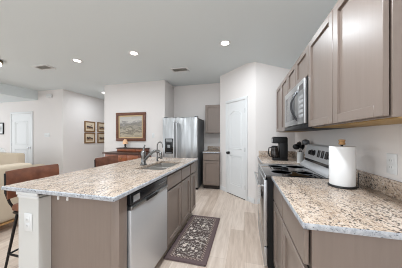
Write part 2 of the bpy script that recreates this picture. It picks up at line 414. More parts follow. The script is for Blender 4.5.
# ------------------------------------------------------------------ granite tops
def top(name, label, x0, x1, y0, y1, hole=None):
    o = ((x0+x1)/2, (y0+y1)/2, CT+0.001)
    z0, z1 = CT+0.001, 0.914
    mb = MB(o)
    if hole is None: mb.box(x0, x1, y0, y1, z0, z1, 0.005, 2)
    else:
        a, b, c, d = hole; bm = bmesh.new()
        def ring(X0, X1, Y0, Y1, z): return [bm.verts.new(p) for p in ((X0, Y0, z), (X1, Y0, z), (X1, Y1, z), (X0, Y1, z))]
        e = 0.005
        O = [ring(x0+e, x1-e, y0+e, y1-e, z0), ring(x0, x1, y0, y1, z0+e), ring(x0, x1, y0, y1, z1-e), ring(x0+e, x1-e, y0+e, y1-e, z1)]
        I = [ring(a, b, c, d, z0), ring(a, b, c, d, z1)]
        def band(p, q):
            for k in range(4): bm.faces.new((p[k], p[(k+1) % 4], q[(k+1) % 4], q[k]))
        for p, q in ((O[0], O[1]), (O[1], O[2]), (O[2], O[3]), (O[3], I[1]), (I[1], I[0]), (I[0], O[0])): band(p, q)
        bmesh.ops.recalc_face_normals(bm, faces=bm.faces[:]); mb._add(bm)
    mb.bm.normal_update()
    for f in mb.bm.faces:
        c_ = f.calc_center_median(); f.material_index = 1 if abs(f.normal.z) < 0.9 and (hole is None or min(abs(c_.x-x0), abs(c_.x-x1), abs(c_.y-y0), abs(c_.y-y1)) < 0.01) else 0
    ob = mb.build(name, [M['granite'], M['gedge']]); return tag(ob, label, 'countertop')
t1 = top('granite_countertop', 'right granite counter nearest the camera, holding the paper towels', 0.244, WX-0.002, 0.825, 1.730)
t2 = top('granite_countertop', 'granite counter beyond the stove, holding the coffee maker', 0.244, WX-0.002, 2.502, 3.453)
t3 = top('granite_countertop', 'big granite island worktop with the sink cut into it', -1.742, -0.760, 0.890, 2.838, (-1.215, -0.868, 1.745, 2.40))
t4 = top('granite_countertop', 'small granite counter beside the fridge on the back wall', -0.990, -0.577, 4.115, BY-0.002)
def splash(p, x0, x1, y0, y1):
    o = p.location
    MB(o).box(x0, x1, y0, y1, 0.914, 1.016, 0.003).build('backsplash', M['granite'], p)
splash(t1, WX-0.022, WX-0.002, 0.825, 1.730)
splash(t2, WX-0.022, WX-0.002, 2.502, 3.453); splash(t2, 0.262, WX-0.023, 3.433, 3.453)
splash(t4, -0.990, -0.577, BY-0.022, BY-0.002)

# white square post under the island overhang
PO = (-1.495, 0.95, 0)
po = thing('island_post', 'white square post under the near left corner of the island', 'post', PO)
PO = (-1.495, 0.95, 0)
MB(PO).box(-1.592, -1.398, 0.907, 0.990, 0, CT).build('shaft', M['post'], po)
cp = MB(PO); cp.box(-1.604, -1.398, 0.897, 0.990, 0.862, CT, 0.004); cp.box(-1.599, -1.398, 0.901, 0.990, 0.838, 0.862, 0.008, 3); cp.build('cap_moulding', M['white'], po)
bb = MB(PO); bb.box(-1.602, -1.398, 0.897, 0.990, 0, 0.1, 0.004); bb.build('base_moulding', M['white'], po)

def plate(name, label, mp, u, z, w_, h, kind, org, n=1, toggle=True, cat=None):
    t = thing(name, label, cat or ('outlet' if kind == 'outlet' else 'switch'), org)
    p = MB(org, mp); p.box(u-w_/2, u+w_/2, 0, 0.006, z-h/2, z+h/2, 0.003); p.build('cover_plate', M['white'], t)
    for i in range(n):
        uc = u-w_/2+w_*(i+.5)/n
        if kind == 'outlet':
            for dz in (-0.021, 0.021):
                q = MB(org, mp); q.box(uc-0.017, uc+0.017, 0.006, 0.009, z+dz-0.014, z+dz+0.014, 0.002); s_ = q.build('socket', M['white'], t)
                q = MB(org, mp); q.box(uc-0.008, uc-0.0055, 0.009, 0.0095, z+dz-0.006, z+dz+0.006); q.box(uc+0.0055, uc+0.008, 0.009, 0.0095, z+dz-0.006, z+dz+0.006); q.build('slot', M['grey'], s_)
        else:
            q = MB(org, mp); q.box(uc-0.016, uc+0.016, 0.006, 0.011, z-0.033, z+0.033, 0.003); q.build('rocker', M['white'], t)
    return t
plate('wall_outlet', 'white outlet on the right wall above the nearest counter', faceX(WX, -1), 1.332, 1.112, 0.078, 0.125, 'outlet', (WX, 1.332, 1.05))
plate('wall_outlet', 'white outlet on the front of the white island post', faceY(0.907, -1), -1.492, 0.672, 0.075, 0.125, 'outlet', (-1.492, 0.907, 0.61))
plate('wall_outlet', 'tiny white outlet on the back wall above the counter beside the fridge', faceY(BY, -1), -0.645, 1.16, 0.075, 0.12, 'outlet', (-0.645, BY, 1.10))
plate('light_switch', 'white switch plate on the wall right of the landscape painting', faceY(FY, -1), -2.33, 1.31, 0.075, 0.12, 'switch', (-2.33, FY, 1.25))
plate('light_switch', 'wide white switch plate on the grey wall right of the front door', faceY(FY, -1), -6.03, 1.33, 0.21, 0.12, 'switch', (-6.03, FY, 1.27), 4)
dc = thing('door_chime', 'small white chime box high on the wall right of the front door', 'door chime', (-5.90, FY, 2.50))
MB((-5.90, FY, 2.50), faceY(FY, -1)).box(-6.0, -5.80, 0, 0.05, 2.50, 2.60, 0.008).build('cover', M['white'], dc)
gr_ = MB((-5.90, FY, 2.50), faceY(FY, -1))
for k in range(4): gr_.box(-5.96, -5.84, 0.05, 0.052, 2.52+k*0.016, 2.526+k*0.016)
gr_.build('grille', M['label'], dc)
# two small white hooks under the overhang
for hx, lb in ((-1.281, 'left white plastic peg under the near edge of the island'), (-1.198, 'right white plastic peg under the near edge of the island')):
    o = (hx, 0.955, 0.83)
    hk = MB(o); hk.box(hx-0.011, hx+0.011, 0.943, 0.967, CT-0.007, CT+0.001, 0.002)
    hk.lathe((hx, 0.955, 0), [(0.0, 0.832), (0.006, 0.834), (0.008, 0.842), (0.0065, 0.855), (0.008, CT-0.006)], 12)
    tag(hk.build('peg', M['white']), lb, 'hook', 'pegs under the island')

# ------------------------------------------------------------------ sink and taps
so = (-1.016, 2.07, CT-0.2)
sk = thing('double_bowl_sink', 'steel double-bowl sink set into the granite island', 'sink', so)
def bowl(x0, x1, y0, y1, zt, dpt):
    mb = MB(so); bm = bmesh.new()
    def ring(i, z, r):
        vs = []; X0, X1, Y0, Y1 = x0+i, x1-i, y0+i, y1-i
        for (ax, ay, st) in ((X1-r, Y1-r, 0), (X0+r, Y1-r, 90), (X0+r, Y0+r, 180), (X1-r, Y0+r, 270)):
            for k in range(5):
                a = R(st+90*k/4); vs.append(bm.verts.new((ax+r*math.cos(a), ay+r*math.sin(a), z)))
        return vs
    rs = [ring(-0.012, zt, 0.03), ring(0, zt, 0.03), ring(0.004, zt-dpt+0.03, 0.04), ring(0.03, zt-dpt, 0.05)]
    for p, q in zip(rs, rs[1:]):
        n = len(p)
        for k in range(n): bm.faces.new((p[k], p[(k+1) % n], q[(k+1) % n], q[k]))
    bm.faces.new(rs[-1]); mb._add(bm)
    o = mb.build('bowl', M['sinksteel'], sk)
    so_ = o.modifiers.new('thick', 'SOLIDIFY'); so_.thickness = 0.002
    d = MB(so); d.lathe(((x0+x1)/2, (y0+y1)/2, zt-dpt+0.001), [(0.0, 0.001), (0.02, 0.0), (0.03, 0.003), (0.036, 0.002), (0.038, 0)], 18); d.build('drain', M['chrome'], o)
bowl(-1.215, -0.868, 1.745, 2.055, CT-0.001, 0.19)
bowl(-1.215, -0.868, 2.09, 2.40, CT-0.001, 0.19)
MB(so).box(-1.215, -0.868, 2.0605, 2.0845, CT-0.10, CT-0.004, 0.004).build('divider', M['sinksteel'], sk)
fo = (-1.265, 2.0, 0.914)
fa = thing('kitchen_faucet', 'large nickel pull-out faucet standing behind the sink', 'faucet', fo)
b = MB(fo); b.lathe(fo, [(0.042, 0.0005), (0.042, 0.012), (0.032, 0.024), (0.029, 0.09), (0.032, 0.12), (0.031, 0.17), (0.022, 0.185), (0.0, 0.19)], 20); b.build('base', M['nickel'], fa)
b = MB(fo)
P = []
for k in range(13):
    t = k/12; P.append((fo[0]+0.015+0.20*t, fo[1]+0.03*t, 0.914+0.055+0.30*t-0.165*t*t*1.0 - (0.02*max(0, t-.7)/.3)))
b.tube(P, [0.019]*9+[0.019, 0.02, 0.02, 0.019], 12)
b.build('spout', M['nickel'], fa)
e = P[-1]
b = MB(fo); b.tube([(e[0]-0.012, e[1], e[2]+0.002), (e[0]+0.012, e[1], e[2]-0.012), (e[0]+0.02, e[1], e[2]-0.05), (e[0]+0.022, e[1], e[2]-0.085)], [0.018, 0.019, 0.018, 0.016], 12); b.build('spray_head', M['nickel'], fa)
b = MB(fo); b.tube([(fo[0], fo[1], 1.085), (fo[0]+0.004, fo[1]+0.006, 1.13), (fo[0]+0.012, fo[1]+0.012, 1.165)], [0.014, 0.011, 0.009], 10); b.sphere((fo[0]+0.013, fo[1]+0.013, 1.167), 0.010); b.build('lever', M['nickel'], fa)
go = (-1.265, 2.37, 0.914)
ga = thing('filter_tap', 'slim gooseneck water tap behind the sink, nearer the fridge', 'faucet', go)
b = MB(go); b.lathe(go, [(0.022, 0.0005), (0.022, 0.008), (0.013, 0.014), (0.013, 0.05), (0.01, 0.06)], 16); b.build('base', M['nickel'], ga)
P = [(go[0], go[1], 0.914+0.055), (go[0], go[1], 1.14)]
for k in range(1, 11):
    a = R(180-20*k); P.append((go[0]+0.045+0.045*math.cos(a), go[1], 1.14+0.06*math.sin(a)))
b = MB(go); b.tube(P, 0.0085, 10); b.build('gooseneck', M['nickel'], ga)
b = MB(go); b.tube([(go[0]+0.01, go[1], 0.958), (go[0]+0.045, go[1]-0.01, 0.975)], [0.009, 0.006], 8); b.build('handle', M['black'], ga)

# ------------------------------------------------------------------ dishwasher
do = (IX, 1.376, 0)
dw = thing('dishwasher', 'stainless steel dishwasher built into the near end of the island', 'dishwasher', do)
MB(do, mpI).box(1.070, 1.686, -0.56, -0.002, 0.1, CT-0.004).build('body', M['dsteel'], dw)
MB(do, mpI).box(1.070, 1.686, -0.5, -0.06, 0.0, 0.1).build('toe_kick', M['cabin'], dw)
MB(do, mpI).box(1.082, 1.684, 0, 0.034, 0.105, 0.752, 0.006).build('door', M['steeld'], dw)
p = MB(do, mpI); p.box(1.082, 1.684, 0, 0.032, 0.782, 0.868, 0.005); cpn = p.build('control_panel', M['display'], dw)
q = MB(do, mpI); q.box(1.082, 1.684, 0.0, 0.040, 0.753, 0.781, 0.005); q.build('steel_trim', M['steelv'], dw)
q = MB(do, mpI); q.box(1.11, 1.19, 0.032, 0.0335, 0.802, 0.85); q.build('label_panel', M['grey'], cpn)
q = MB(do, mpI); q.box(1.270, 1.45, 0.034, 0.046, 0.755, 0.779, 0.004); q.build('pocket_handle', M['black'], dw)
q = MB(do, mpI)
for k in range(7): q.lathe((1.50+0.022*k, 0.0325, 0.83), [(0.005, 0), (0.005, 0.002)], 8, 'y')
q.build('buttons', M['grey'], cpn)

# ------------------------------------------------------------------ fridge
fo = (-1.53, 4.4, 0); FYF = 4.0
fr = thing('refrigerator', 'tall stainless side-by-side refrigerator in the back alcove', 'refrigerator', fo)
mpf = faceY(FYF+0.075, -1)
MB(fo).box(-1.985, -1.080, FYF+0.08, 4.70, 0.03, 1.735, 0.006).build('body', M['dsteel'], fr)
seam = -1.635
for (a, b_, nm) in ((-1.985, seam-0.003, 'freezer_door'), (seam+0.003, -1.080, 'fridge_door')):
    d = MB(fo, mpf); d.box(a, b_, 0, 0.075, 0.06, 1.755, 0.014, 3); dd = d.build(nm, M['steelv'], fr)
    hu = seam-0.035 if nm == 'freezer_door' else seam+0.04
    h = MB(fo, mpf); h.tube([(hu, 0.07, 0.62), (hu, 0.115, 0.65), (hu, 0.125, 0.75), (hu, 0.125, 1.45), (hu, 0.115, 1.60), (hu, 0.07, 1.63)], 0.012, 10); h.build('handle', M['steeld'], dd)
    if nm == 'freezer_door':
        x = MB(fo, mpf); x.box(-1.925, -1.705, 0.07, 0.079, 0.86, 1.235, 0.004); dp = x.build('water_dispenser', M['blackg'], dd)
        x = MB(fo, mpf); x.box(-1.90, -1.73, 0.079, 0.081, 1.16, 1.215); x.build('display', M['grey'], dp)
        x = MB(fo, mpf); x.box(-1.885, -1.745, 0.079, 0.0815, 0.895, 1.13, 0.002); x.build('recess', M['black'], dp)
        x = MB(fo, mpf); x.box(-1.85, -1.78, 0.08, 0.094, 1.0, 1.08, 0.006); x.build('paddle', M['grey'], dp)
        x = MB(fo, mpf); x.box(-1.89, -1.74, 0.079, 0.1, 0.875, 0.888, 0.002); x.build('drip_tray', M['grey'], dp)
x = MB(fo); x.box(-1.97, -1.90, FYF+0.03, FYF+0.16, 1.756, 1.775, 0.004); x.build('hinge_cover', M['dsteel'], fr)
x = MB(fo); x.box(-1.165, -1.095, FYF+0.03, FYF+0.16, 1.756, 1.775, 0.004); x.build('hinge_cover', M['dsteel'], fr)
x = MB(fo); x.box(-1.97, -1.095, FYF+0.06, FYF+0.3, 0, 0.055); x.build('kick_plate', M['black'], fr)

# ------------------------------------------------------------------ stove
R0, R1 = 1.736, 2.496
go = (0.55, 2.116, 0)
rg = thing('stove', 'stainless electric range with a black glass cooktop between the counters', 'stove', go)
mpr = faceX(0.213, -1)
MB(go).box(0.214, WX-0.004, R0, R1, 0.05, 0.895).build('body', M['black'], rg)
x = MB(go); x.box(0.198, 0.86, R0, R1, 0.896, 0.916, 0.004); x.build('cooktop', M['blackg'], rg)
x = MB(go); x.box(0.186, 0.199, R0, R1, 0.882, 0.918, 0.004); x.box(0.199, 0.70, R1-0.008, R1, 0.9165, 0.9195); x.build('steel_rim', M['steel'], rg)
for (bx, by, br) in ((0.37, 1.94, 0.1), (0.37, 2.3, 0.085), (0.59, 1.94, 0.075), (0.59, 2.3, 0.1)):
    x = MB(go); x.lathe((bx, by, 0.9162), [(br-0.004, 0), (br-0.004, 0.0004), (br, 0.0004), (br, 0)], 36); x.build('burner_ring', M['grey'], rg)
d = MB(go, mpr); d.box(R0+0.004, R1-0.004, 0, 0.035, 0.245, 0.872, 0.006); od = d.build('oven_door', M['steel'], rg)
x = MB(go, mpr); x.box(R0+0.07, R1-0.07, 0.035, 0.037, 0.34, 0.73, 0.001); x.build('window', M['blackg'], od)
x = MB(go, mpr); x.tube([(R0+0.05, 0.075, 0.80), (R1-0.05, 0.075, 0.80)], 0.012, 12)
for u in (R0+0.07, R1-0.07): x.tube([(u, 0.03, 0.80), (u, 0.075, 0.80)], 0.009, 8)
x.build('handle', M['chrome'], od)
x = MB(go, mpr); x.box(R0+0.004, R1-0.004, 0, 0.032, 0.06, 0.236, 0.006); x.build('storage_drawer', M['steel'], rg)
x = MB(go, mpr); x.box(R0+0.03, R1-0.03, -0.4, -0.06, 0.0, 0.05); x.build('plinth', M['black'], rg)
# back guard: sloped face, profile in x,z swept along y
prof = [(0.700, 0.917), (WX-0.004, 0.917), (WX-0.004, 1.185), (0.800, 1.185), (0.782, 1.175), (0.752, 1.025), (0.752, 0.985), (0.705, 0.945)]
bg = MB(go).prism([(a, c) for a, c in prof], R0, R1, 'y', 0.003).build('backguard', M['steeld'], rg)
def slope(u, w_, z):
    f = (z-1.025)/0.15; return (0.752+0.030*f-w_, u, z)
for (a, b_) in ((2.06, 2.12), (1.97, 2.03), (1.88, 1.94)):
    x = MB(go, slope); x.box(a, b_, 0, 0.004, 1.062, 1.135, 0.001); x.build('display', M['display'], bg)
for u in (2.295, 2.215, 1.835, 1.785):
    x = MB(go, slope); x.lathe((u, 0.0, 1.098), [(0.033, 0), (0.033, 0.004), (0.027, 0.008), (0.024, 0.03), (0.0, 0.031)], 18, 'y'); x.build('knob', M['black'], bg)
x = MB(go); x.box(0.749, 0.753, R0+0.01, R1-0.01, 0.988, 1.018); x.build('vent_slot', M['display'], bg)

# ------------------------------------------------------------------ microwave
mo = (0.69, 2.116, 1.354); MX = 0.545
mw = thing('microwave', 'stainless over-the-range microwave hung under the wall cabinets', 'microwave', mo)
mpm = faceX(MX, -1)
MB(mo).box(MX+0.001, WX-0.004, R0+0.003, R1-0.003, 1.392, 1.818, 0.003).build('body', M['black'], mw)
d = MB(mo, mpm); d.box(R0+0.18, R1-0.003, 0, 0.028, 1.40, 1.812, 0.006); md = d.build('door', M['steel'], mw)
x = MB(mo, mpm); x.box(R0+0.29, R1-0.07, 0.028, 0.0295, 1.46, 1.745, 0.001); x.build('window', M['mwglass'], md)
P = []
for k in range(11):
    t = k/10; P.append((R0+0.205, 0.024+0.06*math.sin(math.pi*t), 1.44+0.30*t))
x = MB(mo, mpm); x.tube(P, 0.0105, 10); x.build('handle', M['dgrip'], md)
d = MB(mo, mpm); d.box(R0+0.003, R0+0.177, 0, 0.026, 1.40, 1.812, 0.005); mc = d.build('control_panel', M['steel'], mw)
x = MB(mo, mpm); x.box(R0+0.03, R0+0.15, 0.026, 0.027, 1.72, 1.77); x.build('display', M['display'], mc)
x = MB(mo, mpm)
for i in range(3):
    for j in range(5): x.box(R0+0.035+i*0.04, R0+0.065+i*0.04, 0.026, 0.0275, 1.46+j*0.045, 1.49+j*0.045, 0.001)
x.build('keypad', M['steeld'], mc)
x = MB(mo); x.box(MX-0.03, WX-0.01, R0+0.003, R1-0.003, 1.354, 1.391, 0.004); x.build('bottom_grille', M['black'], mw)

# ------------------------------------------------------------------ things on the right counters
ho = (0.70, 1.50, 0.9145)
th = thing('paper_towel_holder', 'dark round stand with a wooden knob holding the paper towels', 'paper towel holder', ho)
MB(ho).lathe(ho, [(0.0, 0), (0.085, 0), (0.088, 0.005), (0.085, 0.011), (0.0, 0.012)], 32).build('base', M['blackm'], th)
MB(ho).lathe(ho, [(0.008, 0.012), (0.008, 0.305)], 12).build('rod', M['blackm'], th)
MB(ho).lathe(ho, [(0.009, 0.305), (0.02, 0.308), (0.021, 0.318), (0.017, 0.322), (0.017, 0.33), (0.021, 0.334), (0.02, 0.344), (0.0, 0.346)], 18).build('knob', M['tanwood'], th)
x = MB(ho); x.tube([(ho[0]+0.035, ho[1]-0.081+0.01, 0.926), (ho[0]+0.075, ho[1]-0.055, 0.926), (ho[0]+0.085, ho[1]-0.03, 0.95), (ho[0]+0.088, ho[1]-0.03, 1.02)], 0.003, 6); x.build('spring_arm', M['blackm'], th)
rl = MB((ho[0], ho[1], 0.9275))
prof = [(0.02, 0.928), (0.076, 0.928), (0.078, 0.932), (0.078, 1.205), (0.076, 1.209), (0.02, 1.209), (0.02, 0.928)]
rl.lathe((ho[0], ho[1], 0), prof, 40)
tag(rl.build('paper_towel_roll', M['paper']), 'white paper towel roll on its stand on the nearest right counter', 'paper towel')
# coffee maker, facing the aisle
ko = (0.53, 2.95, 0.9145)
km = thing('coffee_maker', 'black drip coffee maker on the counter beyond the stove', 'coffee maker', ko)
def K(a, b_, c, d, e_, f_, bv=0.006): return MB(ko).box(ko[0]+a, ko[0]+b_, ko[1]+c, ko[1]+d, ko[2]+e_, ko[2]+f_, bv)
K(-0.10, 0.11, -0.085, 0.085, 0, 0.035).build('base', M['black'], km)
K(-0.005, 0.11, -0.085, 0.085, 0.035, 0.27).build('water_tank', M['black'], km)
K(-0.10, 0.11, -0.085, 0.085, 0.262, 0.352, 0.012).build('brew_head', M['black'], km)
K(-0.104, -0.099, -0.05, 0.05, 0.275, 0.335, 0.001).build('steel_badge', M['steel'], km)
K(-0.09, 0.10, -0.075, 0.075, 0.352, 0.364, 0.004).build('lid', M['blackm'], km)
x = MB(ko); x.lathe((ko[0]-0.066, ko[1], ko[2]+0.036), [(0.045, 0), (0.058, 0.01), (0.06, 0.08), (0.052, 0.135), (0.044, 0.165), (0.046, 0.17)], 24); cf = x.build('carafe', M['coffee'], km)
x = MB(ko); x.lathe((ko[0]-0.066, ko[1], ko[2]+0.206), [(0.046, 0), (0.046, 0.012), (0.02, 0.018), (0, 0.018)], 20); x.build('carafe_lid', M['black'], cf)
x = MB(ko); x.tube([(ko[0]-0.105, ko[1]-0.01, ko[2]+0.195), (ko[0]-0.15, ko[1]-0.014, ko[2]+0.19), (ko[0]-0.16, ko[1]-0.015, ko[2]+0.11), (ko[0]-0.142, ko[1]-0.014, ko[2]+0.06), (ko[0]-0.12, ko[1]-0.01, ko[2]+0.055)], 0.009, 8); x.build('carafe_handle', M['black'], cf)
# utensil crocks and their utensils
def crock(cx, cy, r, h, m_, label):
    o = (cx, cy, 0.9145)
    x = MB(o); x.lathe(o, [(0.0, 0), (r, 0), (r, h), (r-0.004, h), (r-0.004, 0.006), (0.0, 0.006)], 24)
    return tag(x.build('utensil_crock', m_), label, 'utensil holder')
c1 = (0.757, 2.69); c2 = (0.828, 2.60)
crock(*c1, 0.042, 0.155, M['ceramic'], 'white utensil crock left of the other, beside the stove')
crock(*c2, 0.036, 0.13, M['dsteel'], 'grey utensil crock right of the other, against the stove')
def utensil(kind, c, dx, dy, L, m_, label, group):
    b0 = Vector((c[0]-0.07*dx, c[1]-0.07*dy, 0.925)); d = Vector((dx, dy, 1)).normalized()
    o = tuple(b0); x = MB(o); tip = b0+d*L
    t = thing(kind, label, 'utensil', o, 0, group)
    x.tube([b0, b0+d*L*0.7], 0.005, 8); x.build('handle', m_, t)
    x = MB(o); h0 = b0+d*L*0.68
    if kind == 'spatula':
        x.tube([h0, h0+d*0.02, h0+d*0.03, h0+d*L*0.36], [0.006, 0.018, 0.044, 0.048], 10, 0.2)
    elif kind == 'ladle':
        x.sphere(tip, 0.047, 1, 1, 0.85)
    else:
        x.tube([h0, h0+d*0.025, h0+d*0.05, h0+d*0.075, h0+d*0.09], [0.006, 0.034, 0.046, 0.038, 0.012], 10, 0.45)
    x.build('head', m_, t)
ug = 'utensils standing in the crocks'
utensil('ladle', c1, -0.34, 0.02, 0.225, M['black'], 'black ladle leaning left out of the white crock', ug)
utensil('serving_spoon', c1, -0.08, 0.22, 0.285, M['black'], 'black spoon standing upright at the back of the white crock', ug)
utensil('spatula', c1, -0.06, -0.22, 0.275, M['black'], 'black spatula at the front of the white crock', ug)
utensil('serving_spoon', c1, 0.22, 0.0, 0.25, M['black'], 'black spoon leaning right out of the white crock', ug)
utensil('ladle', c2, -0.10, 0.16, 0.285, M['dsteel'], 'grey ladle leaning left out of the grey crock', ug)
utensil('spatula', c2, -0.02, -0.18, 0.265, M['dsteel'], 'grey spatula leaning right out of the grey crock', ug)

# ------------------------------------------------------------------ rug
rm = mat('patterned_mat', rgb(96, 82, 78), 0.85); n, l, b = nt(rm)
vv = coords(rm)
sep = n.new('ShaderNodeSeparateXYZ'); l.new(vv, sep.inputs[0])
def math_(m_, op, a, b_=None):
    n, l, _ = nt(m_); x = n.new('ShaderNodeMath'); x.operation = op
    for i, v in enumerate((a, b_)):
        if v is None: continue
        if isinstance(v, (int, float)): x.inputs[i].default_value = v
        else: l.new(v, x.inputs[i])
    return x.outputs[0]
ax = math_(rm, 'ABSOLUTE', sep.outputs[0]); ay = math_(rm, 'ABSOLUTE', sep.outputs[1])
RWX, RWY = 0.23, 0.52
dist = math_(rm, 'MINIMUM', math_(rm, 'SUBTRACT', RWX, ax), math_(rm, 'SUBTRACT', RWY, ay))   # distance to the edge
dk = rgb(84, 70, 66); lt = rgb(222, 212, 202); md_ = rgb(104, 86, 86)
vt = n.new('ShaderNodeTexVoronoi'); vt.inputs['Scale'].default_value = 13; l.new(noise_v := coords(rm, (1, 0.8, 1)), vt.inputs['Vector'])
nz = noise(rm, coords(rm), 26, 3, 0.6, 1.2)
fl = ramp(rm, math_(rm, 'ADD', vt.outputs['Distance'], math_(rm, 'MULTIPLY', nz, 0.55)), [(0.50, G(1)), (0.55, G(0))])
fl2 = ramp(rm, noise(rm, coords(rm, (1, 1.4, 1)), 19, 1, 0.5, 2.5), [(0.55, G(0)), (0.60, G(0.8))])
fl = mixc(rm, 1.0, fl, fl2, 'LIGHTEN')
field = mixc(rm, fl, dk, lt)
dots = n.new('ShaderNodeTexChecker'); dots.inputs['Scale'].default_value = 55; l.new(coords(rm), dots.inputs['Vector'])
dcol = mixc(rm, dots.outputs['Fac'], rgb(88, 74, 70), rgb(156, 138, 128))
inb = ramp(rm, dist, [(0.0, G(0)), (0.075, G(1))], 'CONSTANT')
in2 = ramp(rm, dist, [(0.0, G(0)), (0.048, G(1))], 'CONSTANT')
c = mixc(rm, in2, md_, dcol); c = mixc(rm, inb, c, field); setcol(rm, c)
rz_ = MB((-0.594, 2.185, 0.0)); 
rz_.prism([(-0.594+sx*RWX, 2.185+sy*RWY) for sx, sy in ((-1, -1), (1, -1), (1, 1), (-1, 1))], 0.0005, 0.016, 'z', 0.007)
tag(rz_.build('kitchen_mat', rm), 'dark brown floral cushioned mat on the floor beside the sink cabinet', 'rug')

# ------------------------------------------------------------------ bar stools
def make_stool(label):
    t = thing('bar_stool', label, 'bar stool', (0, 0, 0), 0, 'leather stools at the island')
    x = MB(); x.box(-0.20, 0.20, -0.205, 0.205, 0.575, 0.645, 0.03, 4); x.build('seat', M['leather'], t)
    x = MB(); x.box(-0.19, 0.19, -0.195, 0.195, 0.553, 0.574, 0.006); x.build('seat_frame', M['blackm'], t)
    # curved padded back
    mb = MB(); bm = bmesh.new(); rows = []
    NU, NV = 14, 6
    for side in (0, 1):
        g = []
        for i in range(NU+1):
            u = -1+2*i/NU; row = []
            for j in range(NV+1):
                v = j/NV; z = 0.70+0.258*v
                y = 0.232*u; th_ = 0.05*(1-abs(2*v-1)**4*0.6)*(1-abs(u)**6*0.5)
                xx = -0.232+0.045*u*u - 0.02*v
                row.append(bm.verts.new((xx+(th_/2 if side else -th_/2), y, z)))
            g.append(row)
        rows.append(g)
        for i in range(NU):
            for j in range(NV): bm.faces.new((g[i][j], g[i+1][j], g[i+1][j+1], g[i][j+1]))
    a, b = rows
    for i in range(NU):
        bm.faces.new((a[i][0], a[i+1][0], b[i+1][0], b[i][0])); bm.faces.new((a[i][NV], a[i+1][NV], b[i+1][NV], b[i][NV]))
    for j in range(NV):
        bm.faces.new((a[0][j], a[0][j+1], b[0][j+1], b[0][j])); bm.faces.new((a[NU][j], a[NU][j+1], b[NU][j+1], b[NU][j]))
    bmesh.ops.recalc_face_normals(bm, faces=bm.faces[:]); mb._add(bm); mb.build('backrest', M['leather'], t)
    for s in (-1, 1):
        x = MB(); x.tube([(-0.175, s*0.17, 0.56), (-0.205, s*0.205, 0.66), (-0.205, s*0.234, 0.76), (-0.212, s*0.234, 0.94)], [0.011, 0.011, 0.010, 0.009], 8); x.build('back_post', M['blackm'], t)
        for sx in (-1, 1):
            x = MB(); x.tube([(sx*0.17, s*0.165, 0.56), (sx*0.255, s*0.215, 0.004)], [0.013, 0.010], 8); lg = x.build('leg', M['blackm'], t)
            x = MB(); x.lathe((sx*0.255, s*0.215, 0), [(0.013, 0), (0.013, 0.008), (0.0, 0.009)], 8); x.build('foot_pad', M['black'], lg)
    f = (0.56-0.17)/0.556; ex, ey = 0.17+0.085*f, 0.165+0.05*f
    for p, q in (((-ex, -ey), (ex, -ey)), ((-ex, ey), (ex, ey)), ((-ex, -ey), (-ex, ey)), ((ex, -ey), (ex, ey))):
        x = MB(); x.tube([(p[0], p[1], 0.17), (q[0], q[1], 0.17)], 0.009, 8); x.build('stretcher', M['blackm'], t)
    return t
s1 = make_stool('brown leather bar stool at the near corner of the island'); s1.location = (-1.935, 1.358, 0)
s2 = copy_tree(s1); s2.location = (-1.935, 2.355, 0); s2['label'] = 'brown leather bar stool at the far end of the island, before the sideboard'

# ------------------------------------------------------------------ sideboard, lamp, pictures
bo = (-2.87, 3.87, 0)
sb = thing('sideboard', 'reddish brown wooden sideboard with a raised back under the painting', 'sideboard', bo)
x = MB(bo); x.box(-3.37, -2.38, 3.63, 4.13, 0.10, 0.858, 0.004); x.build('body', M['redwood'], sb)
x = MB(bo); x.box(-3.43, -2.35, 3.60, 4.132, 0.860, 0.89, 0.008); x.build('top', M['darkwood'], sb)
x = MB(bo); x.box(-3.29, -2.44, 3.95, 4.13, 0.891, 0.962, 0.003); hb = x.build('raised_back', M['redwood'], sb)
x = MB(bo); x.box(-3.31, -2.42, 3.93, 4.132, 0.963, 0.985, 0.006); x.build('ledge', M['darkwood'], hb)
for k in range(3):
    a = -3.345+k*0.31
    x = MB(bo, faceY(3.63, -1)); x.box(a, a+0.30, 0, 0.014, 0.68, 0.835, 0.004); dr = x.build('drawer', M['redpanel'], sb)
    x = MB(bo, faceY(3.616, -1)); x.lathe((a+0.15, 0, 0.757), [(0.006, 0), (0.006, 0.012), (0.014, 0.016), (0.012, 0.026), (0, 0.028)], 12, 'y'); x.build('knob', M['brass'], dr)
    x = MB(bo, faceY(3.63, -1)); x.box(a, a+0.30, 0, 0.014, 0.14, 0.665, 0.004); dr = x.build('door', M['redpanel'], sb)
    x = MB(bo, faceY(3.616, -1)); x.lathe((a+0.265, 0, 0.45), [(0.006, 0), (0.006, 0.012), (0.014, 0.016), (0.012, 0.026), (0, 0.028)], 12, 'y'); x.build('knob', M['brass'], dr)
    x = MB(bo, faceY(3.95, -1)); x.box(-3.27+k*0.278, -3.27+k*0.278+0.268, 0, 0.01, 0.90, 0.954, 0.003); x.build('small_drawer', M['redpanel'], hb)
for sx in (-3.34, -2.41):
    for sy in (3.66, 4.10):
        x = MB(bo); x.lathe((sx, sy, 0), [(0.0, 0), (0.018, 0), (0.024, 0.03), (0.028, 0.1)], 12); x.build('leg', M['darkwood'], sb)
lo = (-3.09, 4.03, 0.986)
lp = thing('table_lamp', 'small table lamp with a peach shade on the sideboard', 'lamp', lo)
MB(lo).lathe(lo, [(0.0, 0), (0.045, 0), (0.045, 0.008), (0.018, 0.02), (0.026, 0.05), (0.028, 0.08), (0.014, 0.105), (0.01, 0.13), (0.008, 0.16)], 20).build('base', M['lampbase'], lp)
MB(lo).lathe(lo, [(0.072, 0.100), (0.070, 0.105), (0.050, 0.19), (0.030, 0.225), (0.028, 0.224), (0.066, 0.104), (0.072, 0.100)], 28).build('lamp_shade', M['shade'], lp)

